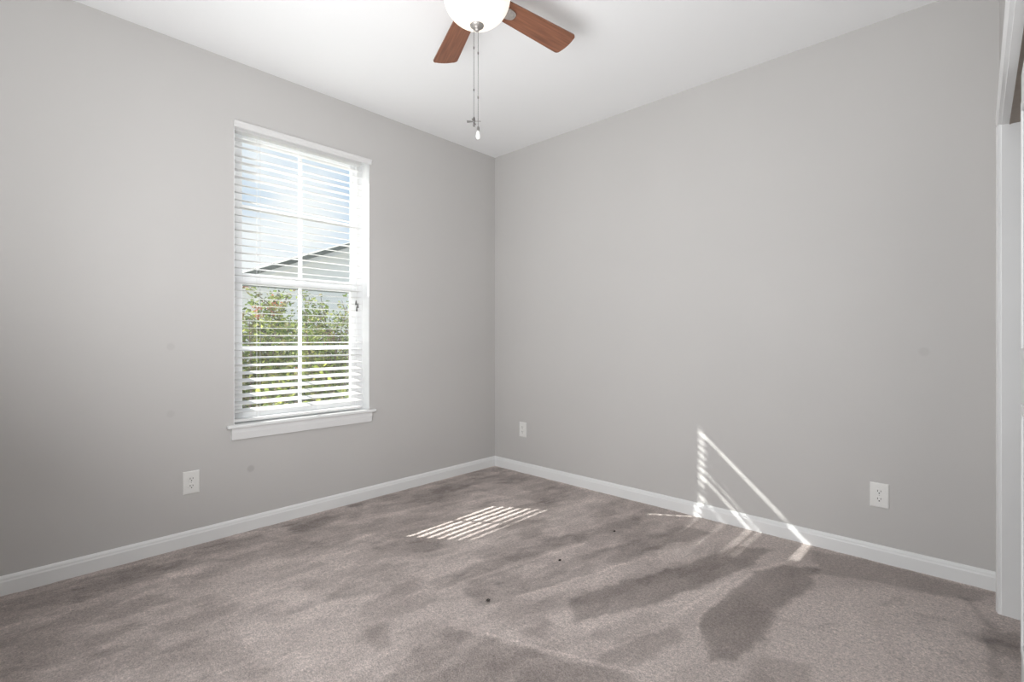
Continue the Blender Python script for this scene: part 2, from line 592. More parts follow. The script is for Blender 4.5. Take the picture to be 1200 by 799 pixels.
dark = [
    (P((668, 700), (735, 680), (800, 662), (868, 640), (905, 644), (880, 664), (800, 695), (735, 714), (673, 729)), 0.40),
    (P((542, 692), (590, 678), (640, 664), (700, 645), (800, 616), (835, 624), (760, 646), (680, 676), (600, 702), (560, 712)), 0.26),
    (P((500, 683), (560, 660), (650, 632), (745, 604), (755, 612), (640, 646), (560, 676), (512, 692)), 0.24),
    (P((690, 768), (740, 748), (783, 732), (800, 745), (770, 770), (735, 784)), 0.26),
    (P((818, 728), (850, 695), (885, 671), (917, 662), (960, 666), (946, 692), (912, 716), (897, 743), (867, 775), (832, 775)), 0.38),
    (P((950, 645), (1000, 652), (1165, 696), (1150, 706), (1060, 690), (960, 672)), 0.22),
    (P((480, 760), (520, 735), (575, 745), (640, 765), (735, 792), (760, 840), (380, 840), (460, 790)), 0.26),
    (P((608, 738), (640, 725), (650, 735), (640, 748)), 0.22),
    (P((430, 735), (455, 730), (455, 760), (435, 765)), 0.24),
    (P((690, 740), (760, 716), (790, 712), (760, 728), (700, 752)), 0.14),
    (P((0, 705), (300, 625), (420, 590), (430, 600), (250, 655), (0, 735)), 0.20),
    (P((400, 590), (570, 548), (590, 546), (700, 580), (640, 590), (560, 575), (440, 605)), 0.18),
    (P((870, 790), (900, 770), (945, 780), (960, 840), (850, 840)), 0.22),
    (P((1155, 740), (1200, 745), (1200, 775), (1170, 768), (1150, 750)), 0.25),
]
for pts, k in dark:
    nap -= 1.25 * k * sm(poly_sdf(wx, wy, pts) + rough, 0.0055)
light = [
    (P((940, 690), (1030, 688), (1150, 705), (1160, 790), (1140, 860), (960, 860), (900, 790), (905, 740)), 0.14),
    (P((640, 712), (780, 700), (900, 668), (880, 690), (780, 728), (660, 748)), 0.12),
    (P((600, 690), (760, 648), (850, 628), (800, 655), (700, 682), (620, 705)), 0.12),
    (P((330, 700), (460, 650), (560, 640), (520, 690), (400, 730)), 0.08),
]
for pts, k in light:
    nap += k * sm(poly_sdf(wx, wy, pts) + rough, 0.007)
for pts, w, k in [
        (P((816, 740), (822, 722), (852, 693), (886, 668), (915, 659)), 0.010, 0.32),
        (P((800, 718), (835, 692), (880, 665)), 0.008, 0.2),
        (P((570, 742), (650, 762), (735, 790)), 0.006, 0.3),
        (P((693, 769), (783, 733)), 0.008, 0.22),
        (P((560, 712), (640, 690), (760, 652)), 0.008, 0.22),
        (P((512, 694), (600, 664), (690, 634)), 0.008, 0.2)]:
    nap += k * np.exp(-(line_dist(wx, wy, pts) / w) ** 2)
for pts, w, k in [
        (P((1035, 708), (1056, 700), (1060, 708)), 0.014, 0.3), (P((1130, 700), (1150, 722), (1165, 738)), 0.016, 0.3),
        (P((1078, 720), (1115, 728)), 0.014, 0.2), (P((1135, 744), (1170, 752), (1200, 760)), 0.022, 0.3),
        (P((1160, 752), (1166, 790)), 0.018, 0.22), (P((920, 726), (955, 736), (980, 730)), 0.012, 0.18),
        (P((1105, 765), (1125, 775)), 0.016, 0.2), (P((1040, 765), (1060, 775)), 0.014, 0.14),
        (P((1016, 640), (1110, 668)), 0.012, 0.14)]:
    nap -= k * np.exp(-(line_dist(wx, wy, pts) / w) ** 2)
nap = np.clip(nap, 0.02, 1.1)
hz = 0.004 * (fbm(gx, gy, 91, 30, 3) - 0.5) + 0.004 * (nap - 0.5)
verts = np.stack([gx.ravel(), gy.ravel(), hz.ravel()], 1)
idx = np.arange(nx * ny).reshape(ny, nx)
faces = np.stack([idx[:-1, :-1].ravel(), idx[:-1, 1:].ravel(), idx[1:, 1:].ravel(), idx[1:, :-1].ravel()], 1)
me = bpy.data.meshes.new('floor')
me.from_pydata(verts.tolist(), [], faces.tolist())
at = me.attributes.new('nap', 'FLOAT', 'POINT')
at.data.foreach_set('value', nap.ravel().astype(np.float32))
me.materials.append(M['carpet'])
for p in me.polygons:
    p.use_smooth = True
floor = bpy.data.objects.new('floor', me)
COL.objects.link(floor)
struct(floor, 'taupe carpet with brushed darker patches')

# ------------------------------------------------------------------ baseboards
BB = [(0, -0.01), (0.015, -0.01), (0.015, 0.060), (0.012, 0.066), (0.011, 0.074), (0.007, 0.081), (0.004, 0.084), (0, 0.085)]
bm = bmesh.new()
extrude_profile(bm, BB, 'y', YB, 0.0, lambda u, v, a: (u, a, v))
struct(build('baseboard_left', bm, M['trim']), 'white baseboard under the window wall')
bm = bmesh.new()
extrude_profile(bm, BB, 'x', 0.0, XC, lambda u, v, a: (a, -u, v))
struct(build('baseboard_right', bm, M['trim']), 'white baseboard along the plain wall')

# ------------------------------------------------------------------ closet: jambs, casing, sliding door
JY = -0.262                                  # far jamb face
bm = bmesh.new()
box(bm, XC - 0.001, XC + 0.118, JY, OY1, -0.01, OZ, 0.001, 1)
box(bm, XC - 0.001, XC + 0.118, OY0, OY0 + 0.018, -0.01, OZ, 0.001, 1)
box(bm, XC - 0.001, XC + 0.118, OY0 + 0.018, JY, OZ - 0.018, OZ, 0.001, 1)
jamb = struct(build('trim_1', bm, M['trim']), 'white closet jamb boards')
CAS = [(0, 0), (0.011, 0), (0.011, 0.006), (0.0135, 0.012), (0.0155, 0.022), (0.0165, 0.034), (0.0165, 0.050), (0.013, 0.056), (0, 0.057)]
bm = bmesh.new()
cy_in = JY + 0.005                           # reveal
extrude_profile(bm, CAS, 'z', -0.01, OZ - 0.013, lambda u, v, a: (XC - u, cy_in + v, a))
ncy = OY0 + 0.013
extrude_profile(bm, CAS, 'z', -0.01, OZ - 0.013, lambda u, v, a: (XC - u, ncy - v, a))
extrude_profile(bm, CAS, 'y', ncy - 0.057, cy_in + 0.057, lambda u, v, a: (XC - u, a, OZ - 0.013 + v))
struct(build('trim_2', bm, M['trim']), 'white moulded casing round the closet opening')
bm = bmesh.new()
box(bm, XC + 0.022, XC + 0.026, OY0 + 0.018, JY - 0.001, OZ - 0.022, OZ - 0.018)
box(bm, XC + 0.022, XC + 0.110, OY0 + 0.018, JY - 0.001, OZ - 0.020, OZ - 0.018)
struct(build('trim_3', bm, M['track']), 'metal sliding door track under the closet head')

def sliding_door(name, xa, y0, y1, label):
    r = empty(name, (xa, (y0 + y1) / 2, 0.012))
    w = (y1 - y0) / 2
    bm = bmesh.new()
    box(bm, 0.0, 0.034, -w, w, 0, 1.966, 0.002, 2)
    build('door_slab', bm, M['trim'], r)
    for z0, z1 in ((0.16, 0.92), (1.06, 1.84)):
        bm = bmesh.new()
        for a0, a1, b0, b1 in ((-w + .10, w - .10, z0, z0 + .03), (-w + .10, w - .10, z1 - .03, z1),
                               (-w + .10, -w + .13, z0 + .03, z1 - .03), (w - .13, w - .10, z0 + .03, z1 - .03)):
            box(bm, -0.006, 0.0, a0, a1, b0, b1, 0.002, 1)
        build('panel_moulding', bm, M['trim'], r)
    r['kind'] = 'structure'
    r['label'] = label
    return r
sliding_door('door_1', XC + 0.030, -1.78, -0.828, 'white panelled sliding closet door, leading one')
sliding_door('door_2', XC + 0.072, -2.60, -1.64, 'white panelled sliding closet door on the rear track')

# ------------------------------------------------------------------ window
win = empty('window_1', (0, (WY0 + WY1) / 2, WZ0))
struct(win, 'white double-hung window with grilles')
def wpart(name, bm, mat, parent=None, smooth=False):
    o = build(name, bm, mat, parent or win, smooth)
    base = Vector(win.location)
    if parent is None or parent is win:
        o.data.transform(Matrix.Translation(-base))
    else:
        o.data.transform(Matrix.Translation(-base))
    return o
bm = bmesh.new()                                            # lining of the recess
box(bm, -0.092, -0.0005, WY1 - 0.004, WY1, WZ0, WZ1)
box(bm, -0.092, -0.0005, WY0, WY0 + 0.004, WZ0, WZ1)
box(bm, -0.092, -0.0005, WY0, WY1, WZ1 - 0.004, WZ1)
wpart('jamb_lining', bm, M['trim'])
bm = bmesh.new()                                            # outer frame
FY_0, FY_1 = -2.090, -1.300
box(bm, -0.150, -0.088, WY0, FY_0, WZ0, WZ1, 0.002, 1)
box(bm, -0.150, -0.088, FY_1, WY1, WZ0, WZ1, 0.002, 1)
box(bm, -0.150, -0.088, FY_0, FY_1, WZ0, 0.645, 0.002, 1)
box(bm, -0.150, -0.088, FY_0, FY_1, 2.362, WZ1, 0.002, 1)
wpart('frame', bm, M['vinyl'])
def sash(name, xa, xb, z0, g0, g1, z1, mid, GY0, GY1):
    bm = bmesh.new()
    box(bm, xa, xb, FY_0, GY0, z0, z1, 0.003, 2)
    box(bm, xa, xb, GY1, FY_1, z0, z1, 0.003, 2)
    box(bm, xa, xb, GY0, GY1, z0, g0, 0.003, 2)
    box(bm, xa, xb, GY0, GY1, g1, z1, 0.003, 2)
    s = wpart(name, bm, M['vinyl'])
    xm = (xa + xb) / 2
    yc = (GY0 + GY1) / 2
    bm = bmesh.new()
    box(bm, xm - 0.007, xm + 0.007, yc - 0.011, yc + 0.011, g0, g1, 0.003, 1)
    box(bm, xm - 0.007, xm + 0.007, GY0, yc - 0.011, mid - 0.011, mid + 0.011, 0.003, 1)
    box(bm, xm - 0.007, xm + 0.007, yc + 0.011, GY1, mid - 0.011, mid + 0.011, 0.003, 1)
    wpart('grille', bm, M['vinyl'], s)
    bm = bmesh.new()
    box(bm, xm - 0.0105, xm - 0.0085, GY0 - 0.004, GY1 + 0.004, g0 - 0.004, g1 + 0.004)
    wpart('pane', bm, M['glass'], s)
    return s
sash('lower_sash', -0.114, -0.090, 0.645, 0.687, 1.458, 1.500, 1.073, -2.050, -1.345)
sash('upper_sash', -0.140, -0.116, 1.488, 1.530, 2.346, 2.362, 1.936, -2.043, -1.324)
bm = bmesh.new()
for y0, y1, z0, z1 in ((FY_0, FY_1, 1.452, 1.464), (FY_0, FY_1, 0.650, 0.664), (FY_0, FY_0 + .012, .664, 1.452), (FY_1 - .012, FY_1, .664, 1.452)):
    box(bm, -0.147, -0.1405, y0, y1, z0, z1)
sf = wpart('screen_frame', bm, M['screen_edge'])
bm = bmesh.new()
box(bm, -0.1440, -0.1435, FY_0 + 0.012, FY_1 - 0.012, 0.664, 1.452)
wpart('insect_screen', bm, M['screen'], sf)
bm = bmesh.new()                                            # sash lock
box(bm, -0.106, -0.094, -1.722, -1.672, 1.500, 1.508, 0.002, 1)
box(bm, -0.104, -0.096, -1.705, -1.668, 1.508, 1.514, 0.002, 1)
wpart('sash_lock', bm, M['vinyl'])
bm = bmesh.new()                                            # stool with horns and rounded nose
box(bm, -0.089, 0.0, WY0 + 0.001, WY1 - 0.001, 0.612, 0.631)
box(bm, 0.0, 0.034, -2.166, -1.212, 0.612, 0.631, 0.006, 3)
wpart('stool', bm, M['trim'])
AP = [(0, 0.545), (0.012, 0.545), (0.014, 0.560), (0.018, 0.585), (0.018, 0.612), (0, 0.612)]
bm = bmesh.new()
extrude_profile(bm, AP, 'y', -2.140, -1.238, lambda u, v, a: (u, a, v))
wpart('apron', bm, M['trim'])

# ------------------------------------------------------------------ window blind
BX = -0.048
BY0, BY1 = -2.118, -1.296
PITCH = 0.0445
blind = empty('window_blind', (BX, (BY0 + BY1) / 2, WZ0 + 0.02))
tag(blind, 'white horizontal slat blind lowered in the window recess', 'blind')
def bpart(name, bm, mat, parent=None, smooth=False):
    o = build(name, bm, mat, parent or blind, smooth)
    o.data.transform(Matrix.Translation(-Vector(blind.location)))
    return o
bm = bmesh.new()
box(bm, BX - 0.026, BX + 0.027, BY0, BY1, 2.348, 2.384, 0.002, 1)
bpart('headrail', bm, M['slat'])
VAL = [(0.0, 2.360), (0.005, 2.358), (0.008, 2.362), (0.009, 2.378), (0.012, 2.384), (0.017, 2.389), (0.017, 2.394), (0.0, 2.394)]
bm = bmesh.new()
extrude_profile(bm, VAL, 'y', -2.128, -1.238, lambda u, v, a: (0.0015 + u, a, v))
bpart('valance', bm, M['slat'])
bm = bmesh.new()
rs = random.Random(4)
zs = []
z = 0.704
while z < 2.335:
    zs.append(z)
    z += PITCH
NS = len(zs)
TILT = {1: 6.0, 2: 6.0, 6: 6.0, 7: 6.0, 8: 3.0, 10: 5.0, 11: 5.0, 13: 5.0, 14: 4.0}     # slats that sit a little crooked
DROP = {1: 0.003, 2: -0.006, 8: -0.004}
ROLL = {8: -0.010, 11: -0.004, 14: -0.004}                      # and hang lower at one end
for i, z in enumerate(zs):
    t = 0.3 + rs.uniform(-0.5, 0.5)
    low = [19, 20, 20, 20, 19, 16, 11, 7, 5, 3.5, 2, 1]     # the slack bottom slats lean towards the room
    if i < len(low): t += low[i]
    k = NS - 1 - i                                          # counted from the top
    dz = rs.uniform(-0.0008, 0.0008)
    if k in TILT: t += TILT[k]
    if k in DROP: dz += DROP[k]
    ca, sa = math.cos(R(t)), math.sin(R(t))
    prof = []
    N = 8
    for q in range(N + 1):                                  # shallow crown
        u = -0.025 + 0.05 * q / N
        prof.append((u, 0.0011 + 0.0010 * (1 - (u / 0.025) ** 2)))
    for q in range(N, -1, -1):
        u = -0.025 + 0.05 * q / N
        prof.append((u, -0.0011 + 0.0010 * (1 - (u / 0.025) ** 2)))
    extrude_profile(bm, prof, 'y', BY0 + 0.001, BY1, lambda u, v, a: (BX + u * ca + v * sa, a, z + dz + ROLL.get(k, 0.0) * (a + 1.7) - u * sa + v * ca))
bpart('slats', bm, M['slat'])
bm = bmesh.new()
box(bm, BX - 0.025, BX + 0.025, BY0, BY1, 0.640, 0.656, 0.004, 3)
bpart('bottom_rail', bm, M['slat'])
for yl in (-1.974, -1.350):
    bm = bmesh.new()
    for xx in (BX - 0.0275, BX + 0.0275):
        tube(bm, [(xx, yl, 0.652), (xx, yl, 2.36)], 0.0009, 6)
    for z in zs:
        tube(bm, [(BX - 0.0275, yl, z - 0.003), (BX + 0.0275, yl, z - 0.003)], 0.0006, 4)
    bpart('ladder_cord', bm, M['cord'])
for k, (yy, zb) in enumerate(((-1.345, 1.392), (-1.332, 1.372), (-1.340, 1.350))):
    bm = bmesh.new()
    xx = BX + 0.034
    tube(bm, [(xx, yy + 0.010, 2.352), (xx + 0.001, yy + 0.002, 1.9), (xx, yy, zb)], 0.0009, 6)
    pc = bpart('pull_cord', bm, M['cord'])
    bm = bmesh.new()
    lathe(bm, [(0, zb + 0.004), (0.003, zb + 0.003), (0.0045, zb - 0.008), (0.0068, zb - 0.024), (0.0060, zb - 0.029), (0, zb - 0.030)], 16, xx, yy)
    bpart('tassel', bm, M['tassel'], pc, True)['label'] = 'dark grey cord tassel'

# ------------------------------------------------------------------ ceiling fan
FC = Vector((1.598, -1.690, 0))
FANZ = 2.577
fan = empty('ceiling_fan', (FC.x, FC.y, H))
tag(fan, 'ceiling fan with cherry wood blades and lit frosted glass bowl', 'ceiling fan')
def fpart(name, bm, mat, parent=None, smooth=True):
    o = build(name, bm, mat, parent or fan, smooth)
    return o
bm = bmesh.new()
lathe(bm, [(0, 0), (0.085, 0), (0.088, -0.010), (0.080, -0.030), (0.050, -0.040), (0.050, -0.048), (0, -0.048)], 48)
fpart('ceiling_canopy', bm, M['nickel'])
bm = bmesh.new()
lathe(bm, [(0, -0.046), (0.060, -0.047), (0.098, -0.058), (0.112, -0.080), (0.112, -0.118), (0.100, -0.138), (0.088, -0.146), (0, -0.147)], 48)
fpart('motor_housing', bm, M['nickel'])
bm = bmesh.new()
lathe(bm, [(0, -0.146), (0.075, -0.147), (0.078, -0.151), (0.072, -0.156), (0.100, -0.158), (0.124, -0.162), (0.124, -0.168), (0.06, -0.167), (0, -0.166)], 48)
fpart('light_fitter', bm, M['nickel'])
# glass bowl (open shell)
bz = -0.172
outer = []
RB, DB = 0.140, 0.122
for k in range(19):
    a = R(90 * k / 18)
    outer.append((RB * math.cos(a) ** 1.08 if k < 18 else 0.004, bz - DB * math.sin(a)))
prof = [(RB - 0.012, bz + 0.006), (RB - 0.002, bz + 0.010), (RB + 0.003, bz + 0.004)] + outer
inner = [(max(r - 0.004, 0.004), z + 0.004) for r, z in reversed(outer)]
bm = bmesh.new()
lathe(bm, prof + inner + [(RB - 0.012, bz + 0.006)], 64)
fpart('light_bowl', bm, M['bowl'])
BOT = bz - DB
bm = bmesh.new()
lathe(bm, [(0, BOT + 0.016), (0.026, BOT + 0.012), (0.0305, BOT + 0.006), (0.028, BOT + 0.000), (0.017, BOT - 0.005), (0.010, BOT - 0.008),
           (0.0115, BOT - 0.013), (0.0095, BOT - 0.018), (0.004, BOT - 0.022), (0, BOT - 0.0225)], 32)
fpart('finial', bm, M['finial'])
# blades
def blade_bm():
    bm = bmesh.new()
    r0, r1 = 0.120, 0.545
    pts = []
    w0, w1 = 0.050, 0.0655
    cr = 0.020
    pts += [(r0, -w0 + 0.010), (r0 + 0.010, -w0)]
    for k in range(7):
        a = R(-90 + 90 * k / 6)
        pts.append((r1 - cr + cr * math.cos(a), -w1 + cr + cr * math.sin(a)))
    for k in range(1, 6):
        y = (-w1 + cr) + (2 * w1 - 2 * cr) * k / 6
        pts.append((r1 + 0.006 * (1 - ((y / (w1 - cr)) ** 2)), y))
    for k in range(7):
        a = R(90 * k / 6)
        pts.append((r1 - cr + cr * math.cos(a), w1 - cr + cr * math.sin(a)))
    pts += [(r0 + 0.010, w0), (r0, w0 - 0.010)]
    lo = [bm.verts.new((x, y, -0.003)) for x, y in pts]
    hi = [bm.verts.new((x, y, 0.003)) for x, y in pts]
    n = len(pts)
    f0 = bm.faces.new(lo[::-1]); f1 = bm.faces.new(hi)
    for k in range(n):
        bm.faces.new((lo[k], lo[(k + 1) % n], hi[(k + 1) % n], hi[k]))
    return bm
def bracket_bm():
    bm = bmesh.new()
    # arm from the hub ending in a rounded plate under the blade root
    prev = [(0.085, 0.018, 0.004), (0.120, 0.018, -0.006), (0.145, 0.022, -0.007), (0.160, 0.027, -0.0075)]
    top, bot = [], []
    path = prev + [(0.160 + 0.046 * math.sin(R(90 * k / 6)), max(0.027 * math.cos(R(90 * k / 6)) ** 0.6, 0.0), -0.0075) for k in range(1, 7)]
    rows = []
    for x, w, z in path:
        if w < 1e-4: w = 0.002
        rows.append([bm.verts.new((x, -w, z - 0.0035)), bm.verts.new((x, w, z - 0.0035)), bm.verts.new((x, w, z + 0.0035)), bm.verts.new((x, -w, z + 0.0035))])
    for a, b_ in zip(rows[:-1], rows[1:]):
        for k in range(4):
            bm.faces.new((a[k], a[(k + 1) % 4], b_[(k + 1) % 4], b_[k]))
    bm.faces.new(rows[0][::-1]); bm.faces.new(rows[-1])
    for sx, sy in ((0.172, 0.011), (0.172, -0.011), (0.192, 0.0)):
        lathe(bm, [(0, -0.0135), (0.003, -0.0130), (0.0042, -0.011)], 10, sx, sy)
    return bm
BLADE0 = 133.28 + 40.1 - 90          # world angle of the first blade
first = None
for k in range(5):
    if first is None:
        bl = fpart('fan_blade', blade_bm(), M['wood'], None, False)
        br = fpart('blade_bracket', bracket_bm(), M['nickel'], bl, False)
        first, firstbr = bl, br
    else:
        bl = first.copy(); COL.objects.link(bl); bl.parent = fan
        br = firstbr.copy(); COL.objects.link(br); br.parent = bl
    bl.location = (0, 0, FANZ - H)
    bl.rotation_euler = Matrix.Rotation(R(BLADE0 + 72 * k), 4, 'Z').to_3x3().to_4x4().to_euler()
    bl.rotation_mode = 'XYZ'
    mrot = Matrix.Rotation(R(BLADE0 + 72 * k), 4, 'Z') @ Matrix.Rotation(R(-12), 4, 'X')
    bl.rotation_euler = mrot.to_euler('XYZ')
# pull chains
camright = Vector((0.7281, 0.6855, 0))
def chain(off, z0, z1):
    bm = bmesh.new()
    p = camright * off
    tube(bm, [(p.x, p.y, z0), (p.x, p.y, z1)], 0.0009, 6)
    n = int((z0 - z1) / 0.0075)
    for k in range(n):
        zz = z0 - 0.0075 * (k + 0.5)
        bmesh.ops.create_icosphere(bm, subdivisions=1, radius=0.0016, matrix=Matrix.Translation((p.x, p.y, zz)))
    for zc in (z0 + (z1 - z0) * 0.22, z0 + (z1 - z0) * 0.68):
        lathe(bm, [(0, zc + 0.006), (0.0025, zc + 0.005), (0.003, zc), (0.0025, zc - 0.005), (0, zc - 0.006)], 10, p.x, p.y)
    return bm, p
ZT = BOT - 0.006
bm, p = chain(-0.013, ZT, -0.684)
c1 = fpart('pull_chain', bm, M['chain'])
bm = bmesh.new()                              # fan-shaped pendant
lathe(bm, [(0, -0.676), (0.004, -0.677), (0.0055, -0.684), (0.0065, -0.692), (0.0045, -0.698), (0.0035, -0.706), (0.0048, -0.711), (0.003, -0.717), (0, -0.718)], 14, p.x, p.y)
for k in range(4):
    a = R(90 * k + 40)
    d = Vector((math.cos(a), math.sin(a), 0)); n_ = Vector((-d.y, d.x, 0.35)).normalized()
    q = []
    for (u, w) in ((0.004, 0.0025), (0.028, 0.0058), (0.0295, 0.004)):
        q.append((u, w))
    t0 = []
    for sgn_z in (-0.0007, 0.0007):
        ring = []
        for u, w in q: ring.append(bm.verts.new(Vector((p.x, p.y, -0.694 + sgn_z)) + d * u + n_ * w))
        for u, w in reversed(q): ring.append(bm.verts.new(Vector((p.x, p.y, -0.694 + sgn_z)) + d * u - n_ * w))
        t0.append(ring)
    bm.faces.new(t0[0][::-1]); bm.faces.new(t0[1])
    for j in range(6):
        bm.faces.new((t0[0][j], t0[0][(j + 1) % 6], t0[1][(j + 1) % 6], t0[1][j]))
fpart('fan_pendant', bm, M['chain'], c1, False)['label'] = 'fan-shaped metal chain pull'
bm, p = chain(0.005, ZT - 0.018, -0.722)
c2 = fpart('pull_chain', bm, M['chain'])
bm = bmesh.new()
lathe(bm, [(0, -0.716), (0.004, -0.717), (0.0055, -0.722), (0.0055, -0.733), (0.005, -0.734), (0, -0.734)], 16, p.x, p.y)
fpart('pendant_cap', bm, M['chain'], c2)
bm = bmesh.new()
lathe(bm, [(0, -0.733), (0.005, -0.734), (0.0068, -0.741), (0.0095, -0.752), (0.0098, -0.758), (0.008, -0.765), (0.004, -0.769), (0, -0.770)], 20, p.x, p.y)
fpart('bulb_pendant', bm, M['porcelain'], c2)['label'] = 'white bulb-shaped chain pull'
lamp_d = bpy.data.lights.new('fan_bulb', 'POINT')
lamp_d.energy = 5.0
lamp_d.color = (1.0, 0.78, 0.55)
lamp_d.shadow_soft_size = 0.03
lamp = bpy.data.objects.new('fan_bulb', lamp_d)
COL.objects.link(lamp)
lamp.parent = fan
lamp.location = (0, 0, bz - 0.020)

# ------------------------------------------------------------------ duplex outlets
def outlet(loc, rz, label):
    r = empty('wall_outlet', loc, rz)
    tag(r, label, 'outlet', 'white duplex outlets low on the walls')
    bm = bmesh.new()
    W, HH = 0.0395, 0.062
    prof = [(W, 0.0), (W, -0.0025), (W - 0.003, -0.0052), (W - 0.006, -0.006)]
    rings = []
    for (w, y) in prof:
        h = w - W + HH
        rings.append([bm.verts.new(q) for q in ((-w, y, -h), (w, y, -h), (w, y, h), (-w, y, h))])
    for a, b_ in zip(rings[:-1], rings[1:]):
        for k in range(4):
            bm.faces.new((a[k], a[(k + 1) % 4], b_[(k + 1) % 4], b_[k]))
    bm.faces.new(rings[-1]); bm.faces.new(rings[0][::-1])
    build('cover_plate', bm, M['plate'], r)
    for zc in (0.0195, -0.0195):
        bm = bmesh.new()
        pts = []
        for k in range(32):                     # round face with flat top and bottom
            a = 2 * math.pi * k / 32
            pts.append((0.0172 * math.cos(a), max(-0.0142, min(0.0142, 0.0172 * math.sin(a)))))
        lo = [bm.verts.new((x, -0.0055, zc + z)) for x, z in pts]
        hi = [bm.verts.new((x * 0.97, -0.0085, zc + z * 0.97)) for x, z in pts]
        bm.faces.new(lo[::-1]); bm.faces.new(hi)
        for k in range(32):
            bm.faces.new((lo[k], lo[(k + 1) % 32], hi[(k + 1) % 32], hi[k]))
        rc = build('receptacle', bm, M['plate'], r)
        bm = bmesh.new()
        box(bm, -0.0078, -0.0052, -0.0089, -0.0080, zc - 0.0012, zc + 0.0078)
        box(bm, 0.0052, 0.0078, -0.0089, -0.0080, zc - 0.0002, zc + 0.0070)
        n = 14
        c0 = [bm.verts.new((0.0030 * math.cos(2 * math.pi * k / n), -0.0089, zc - 0.0078 + 0.0030 * math.sin(2 * math.pi * k / n))) for k in range(n)]
        c1_ = [bm.verts.new((v.co.x, -0.0080, v.co.z)) for v in c0]
        bm.faces.new(c0); bm.faces.new(c1_[::-1])
        for k in range(n):
            bm.faces.new((c0[k], c0[(k + 1) % n], c1_[(k + 1) % n], c1_[k]))
        build('plug_slots', bm, M['slot'], rc)
    bm = bmesh.new()
    lathe(bm, [(0, 0.0012), (0.0022, 0.001), (0.003, 0)], 12)
    s = build('screw', bm, M['screw'], r)
    s.data.transform(Matrix.Translation((0, -0.006, 0)) @ Matrix.Rotation(R(90), 4, 'X'))
    return r
outlet((0.0005, -2.339, 0.345), R(90), 'white wall outlet below and left of the window')
outlet((0.338, -0.0005, 0.362), 0, 'small white outlet on the right wall beside the room corner')
outlet((2.771, -0.0005, 0.337), 0, 'white wall outlet on the right wall, right of the sun streaks')

# ------------------------------------------------------------------ specks on the carpet
def speck(px, py, r, label):
    x, y = floor_xy(px, py)
    bm = bmesh.new()
    bmesh.ops.create_icosphere(bm, subdivisions=2, radius=1.0)
    q = random.Random(px)
    for v in bm.verts:
        v.co *= q.uniform(0.8, 1.15)
        v.co.x *= r; v.co.y *= r * 1.2; v.co.z *= r * 0.45
    o = build('carpet_speck', bm, M['speck'], None, True, (x, y, 0.004))
    tag(o, label, 'speck', 'dark specks on the carpet')
speck(572, 704, 0.0085, 'largest dark speck, lying in a dark brushed band of carpet')
speck(656, 657, 0.0075, 'middle one of three dark specks in a line on the carpet')
speck(720, 623, 0.0070, 'tiny dark speck on the carpet nearest the sunlit floor streaks')

# ------------------------------------------------------------------ outside
GZ = -0.40
bm = bmesh.new()
box(bm, -40, -0.16, -30, 30, GZ - 0.2, GZ)
struct(build('ground_outside', bm, M['bounce_ground']), 'unseen ground outside the window, made pale for bounce light')

# neighbouring house: gable wall facing the window
house = empty('neighbor_house', (-8.0, 4.2, GZ))
tag(house, 'pale sided house with sloping gable roof seen through the window', 'house')
hy = lambda y: y - 4.2
hz_ = lambda z_: z_ - GZ
EY, EZ, RY, RZ = -0.55, 1.95, 4.6, 4.01
bm = bmesh.new()
prof = [(EY + 0.3, GZ), (2 * RY - EY - 0.3, GZ), (2 * RY - EY - 0.3, EZ + 0.02), (RY, RZ - 0.10), (EY + 0.3, EZ + 0.02)]
r0 = [bm.verts.new((0, hy(a), hz_(b_))) for a, b_ in prof]
r1 = [bm.verts.new((-9, hy(a), hz_(b_))) for a, b_ in prof]
for k in range(5):
    bm.faces.new((r0[k], r0[(k + 1) % 5], r1[(k + 1) % 5], r1[k]))
bm.faces.new(r0); bm.faces.new(r1[::-1])
build('wall', bm, M['siding'], house)
for sgn in (1, -1):
    bm = bmesh.new()
    ya, yb = (EY, RY) if sgn == 1 else (2 * RY - EY, RY)
    q = [(ya, EZ), (yb, RZ), (yb, RZ + 0.10), (ya, EZ + 0.10)]
    r0 = [bm.verts.new((0.30, hy(a), hz_(b_))) for a, b_ in q]
    r1 = [bm.verts.new((-9.3, hy(a), hz_(b_))) for a, b_ in q]
    for k in range(4):
        bm.faces.new((r0[k], r0[(k + 1) % 4], r1[(k + 1) % 4], r1[k]))
    bm.faces.new(r0); bm.faces.new(r1[::-1])
    build('roof', bm, M['shingle'], house)
bm = bmesh.new()
for sgn in (1, -1):
    ya, yb = (EY, RY) if sgn == 1 else (2 * RY - EY, RY)
    q = [(ya, EZ - 0.10), (yb, RZ - 0.10), (yb, RZ), (ya, EZ)]
    r0 = [bm.verts.new((0.03, hy(a), hz_(b_))) for a, b_ in q]
    r1 = [bm.verts.new((0.0, hy(a), hz_(b_))) for a, b_ in q]
    for k in range(4):
        bm.faces.new((r0[k], r0[(k + 1) % 4], r1[(k + 1) % 4], r1[k]))
    bm.faces.new(r0); bm.faces.new(r1[::-1])
build('rake_board', bm, M['trim'], house)

def leaf(bm, c, q, L, W):
    d = Vector((q.uniform(-1, 1), q.uniform(-1, 1), q.uniform(-0.6, 0.7))).normalized()
    s = d.cross(Vector((q.uniform(-1, 1), q.uniform(-1, 1), q.uniform(-1, 1)))).normalized()
    n_ = d.cross(s)
    a = c - d * L * 0.5; b_ = c + d * L * 0.5
    v = [bm.verts.new(p_) for p_ in (a, c - d * L * 0.1 + s * W * 0.5 + n_ * W * 0.12, b_, c - d * L * 0.1 - s * W * 0.5 + n_ * W * 0.12)]
    bm.faces.new((v[0], v[1], v[2]))
    bm.faces.new((v[0], v[2], v[3]))

